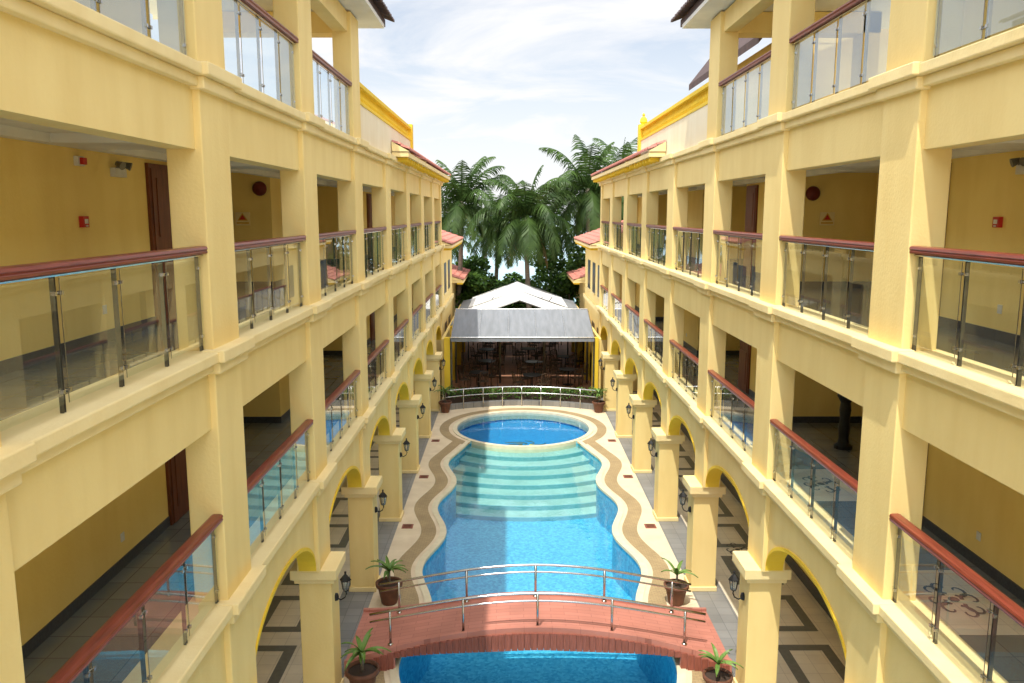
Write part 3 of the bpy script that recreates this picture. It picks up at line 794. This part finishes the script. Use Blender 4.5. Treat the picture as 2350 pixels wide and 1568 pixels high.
palm(4.9,52,9.4,3.8,30,(-0.8,0.2),0.11,8)
palm(8.0,60,10.0,3.7,26,(0.5,0),0.12,12)
palm(3.0,58,7.2,3.5,26,(0.4,0),0.12,27)
palm(-0.9,59,6.8,3.5,26,(0.4,0),0.12,21)
palm(6.3,56,7.2,3.4,24,(0.4,0),0.12,33)
palm(-4.6,58,6.4,3.4,24,(0.4,0),0.12,37)
random.seed(99)
bl=[]
for k in range(56):
    if k%5==0: x=U(-1.6,2.0); zt=U(1.2,3.2)
    elif k%2==0: x=U(-7,-1.7); zt=U(1.6,4.6)
    else: x=U(1.6,9.0); zt=U(1.6,5.4)
    bl.append(((x,U(51,57),zt),(U(0.8,1.4),U(0.8,1.4),U(0.6,1.2)),1))
bush=leafmass('b',bl,480,0.28,M_bush,M_bush2)
for k in range(9):
    x=-5+k*1.5; bush.tube([(x,53.5,-0.3),(x+U(-.3,.3),53.5,1.5),(x+U(-.6,.6),53.3,3.0)],0.11,M_trunk,7,r2=0.04)
bush.obj('beach_almond_trees')
# ------------------------------------------------------------------ ground, sea
g=MB(); S=3000
hx0,hx1,hy0,hy1=XC-7,XC+7,-10,36.9
z=-0.02
g.up([(-S,-S,z),(S,-S,z),(S,hy0,z),(-S,hy0,z)],M_sand)
g.up([(-S,hy0,z),(hx0,hy0,z),(hx0,hy1,z),(-S,hy1,z)],M_sand)
g.up([(hx1,hy0,z),(S,hy0,z),(S,hy1,z),(hx1,hy1,z)],M_sand)
g.up([(-S,hy1,z),(S,hy1,z),(S,60,z),(-S,60,z)],M_sand)
g.up([(-S,60,z),(S,60,z),(S,85,-2.5),(-S,85,-2.5)],M_sand)
g.obj('ground')
s=MB(); s.up([(-6000,64,-0.8),(6000,64,-0.8),(6000,9000,-0.8),(-6000,9000,-0.8)],M_sea); s.obj('sea')
# ------------------------------------------------------------------ world, sun
w=bpy.data.worlds.new('World'); scene.world=w; w.use_nodes=True; nt=w.node_tree; nt.nodes.clear()
L=nt.links.new
def wn(t,op=None):
    n=nt.nodes.new(t)
    if op: n.operation=op
    return n
out=wn('ShaderNodeOutputWorld'); bg=wn('ShaderNodeBackground'); bg.inputs[1].default_value=0.15
sky=wn('ShaderNodeTexSky'); sky.sky_type='NISHITA'; sky.sun_disc=False
SUN=Vector((-0.18,-0.42,1.0)).normalized()
el=math.asin(SUN.z); az=math.atan2(SUN.x,SUN.y)
sky.sun_elevation=el; sky.sun_rotation=az; sky.air_density=1.0; sky.dust_density=0.5; sky.ozone_density=1.6
tc=wn('ShaderNodeTexCoord'); sp=wn('ShaderNodeSeparateXYZ'); L(tc.outputs['Generated'],sp.inputs[0])
mz=wn('ShaderNodeMath','MAXIMUM'); mz.inputs[1].default_value=0.0; L(sp.outputs['Z'],mz.inputs[0])
ad=wn('ShaderNodeMath','ADD'); ad.inputs[1].default_value=0.12; L(mz.outputs[0],ad.inputs[0])
dx=wn('ShaderNodeMath','DIVIDE'); L(sp.outputs['X'],dx.inputs[0]); L(ad.outputs[0],dx.inputs[1])
dy=wn('ShaderNodeMath','DIVIDE'); L(sp.outputs['Y'],dy.inputs[0]); L(ad.outputs[0],dy.inputs[1])
cb=wn('ShaderNodeCombineXYZ'); L(dx.outputs[0],cb.inputs[0]); L(dy.outputs[0],cb.inputs[1])
no=wn('ShaderNodeTexNoise'); no.inputs['Scale'].default_value=1.0; no.inputs['Detail'].default_value=8; no.inputs['Roughness'].default_value=0.58; no.inputs['Distortion'].default_value=0.5
L(cb.outputs[0],no.inputs['Vector'])
cr=wn('ShaderNodeValToRGB'); cr.color_ramp.elements[0].position=0.36; cr.color_ramp.elements[1].position=0.58
cr.color_ramp.elements[0].color=(0.34,0.34,0.34,1)
L(no.outputs['Fac'],cr.inputs[0])
hz=wn('ShaderNodeMapRange'); hz.inputs['From Min'].default_value=0.0; hz.inputs['From Max'].default_value=0.30; hz.inputs['To Min'].default_value=1.0; hz.inputs['To Max'].default_value=0.2
L(sp.outputs['Z'],hz.inputs[0])
mxx=wn('ShaderNodeMath','MAXIMUM'); L(cr.outputs[0],mxx.inputs[0]); L(hz.outputs[0],mxx.inputs[1])
mx=wn('ShaderNodeMix'); mx.data_type='RGBA'; L(mxx.outputs[0],mx.inputs[0]); L(sky.outputs[0],mx.inputs[6]); mx.inputs[7].default_value=(6.85,6.85,6.95,1)
dt=wn('ShaderNodeVectorMath','DOT_PRODUCT'); L(tc.outputs['Generated'],dt.inputs[0]); dt.inputs[1].default_value=tuple(SUN)
dm=wn('ShaderNodeMath','MAXIMUM'); dm.inputs[1].default_value=0; L(dt.outputs['Value'],dm.inputs[0])
dp=wn('ShaderNodeMath','MULTIPLY_ADD'); dp.inputs[1].default_value=2.1; dp.inputs[2].default_value=1.0; L(dm.outputs[0],dp.inputs[0])
vm=wn('ShaderNodeVectorMath','SCALE'); L(mx.outputs[2],vm.inputs[0]); L(dp.outputs[0],vm.inputs['Scale'])
L(vm.outputs[0],bg.inputs[0]); L(bg.outputs[0],out.inputs[0])
sd=bpy.data.lights.new('sun','SUN'); sd.energy=4.2; sd.angle=math.radians(0.6); sd.color=(1,0.95,0.86)
so=bpy.data.objects.new('sun',sd); scene.collection.objects.link(so); so.rotation_euler=SUN.to_track_quat('Z','Y').to_euler(); so.location=(0,0,40)
# ------------------------------------------------------------------ camera
cd=bpy.data.cameras.new('camera'); cam=bpy.data.objects.new('camera',cd); scene.collection.objects.link(cam)
cd.sensor_width=36; cd.lens=1874/2350*36; cd.clip_start=0.05; cd.clip_end=12000
cam.location=(0,0,7.95); cam.rotation_euler=(math.radians(90-8.92),0,math.radians(-0.15))
scene.camera=cam
scene.view_settings.view_transform='Standard'; scene.view_settings.look='None'; scene.view_settings.exposure=0
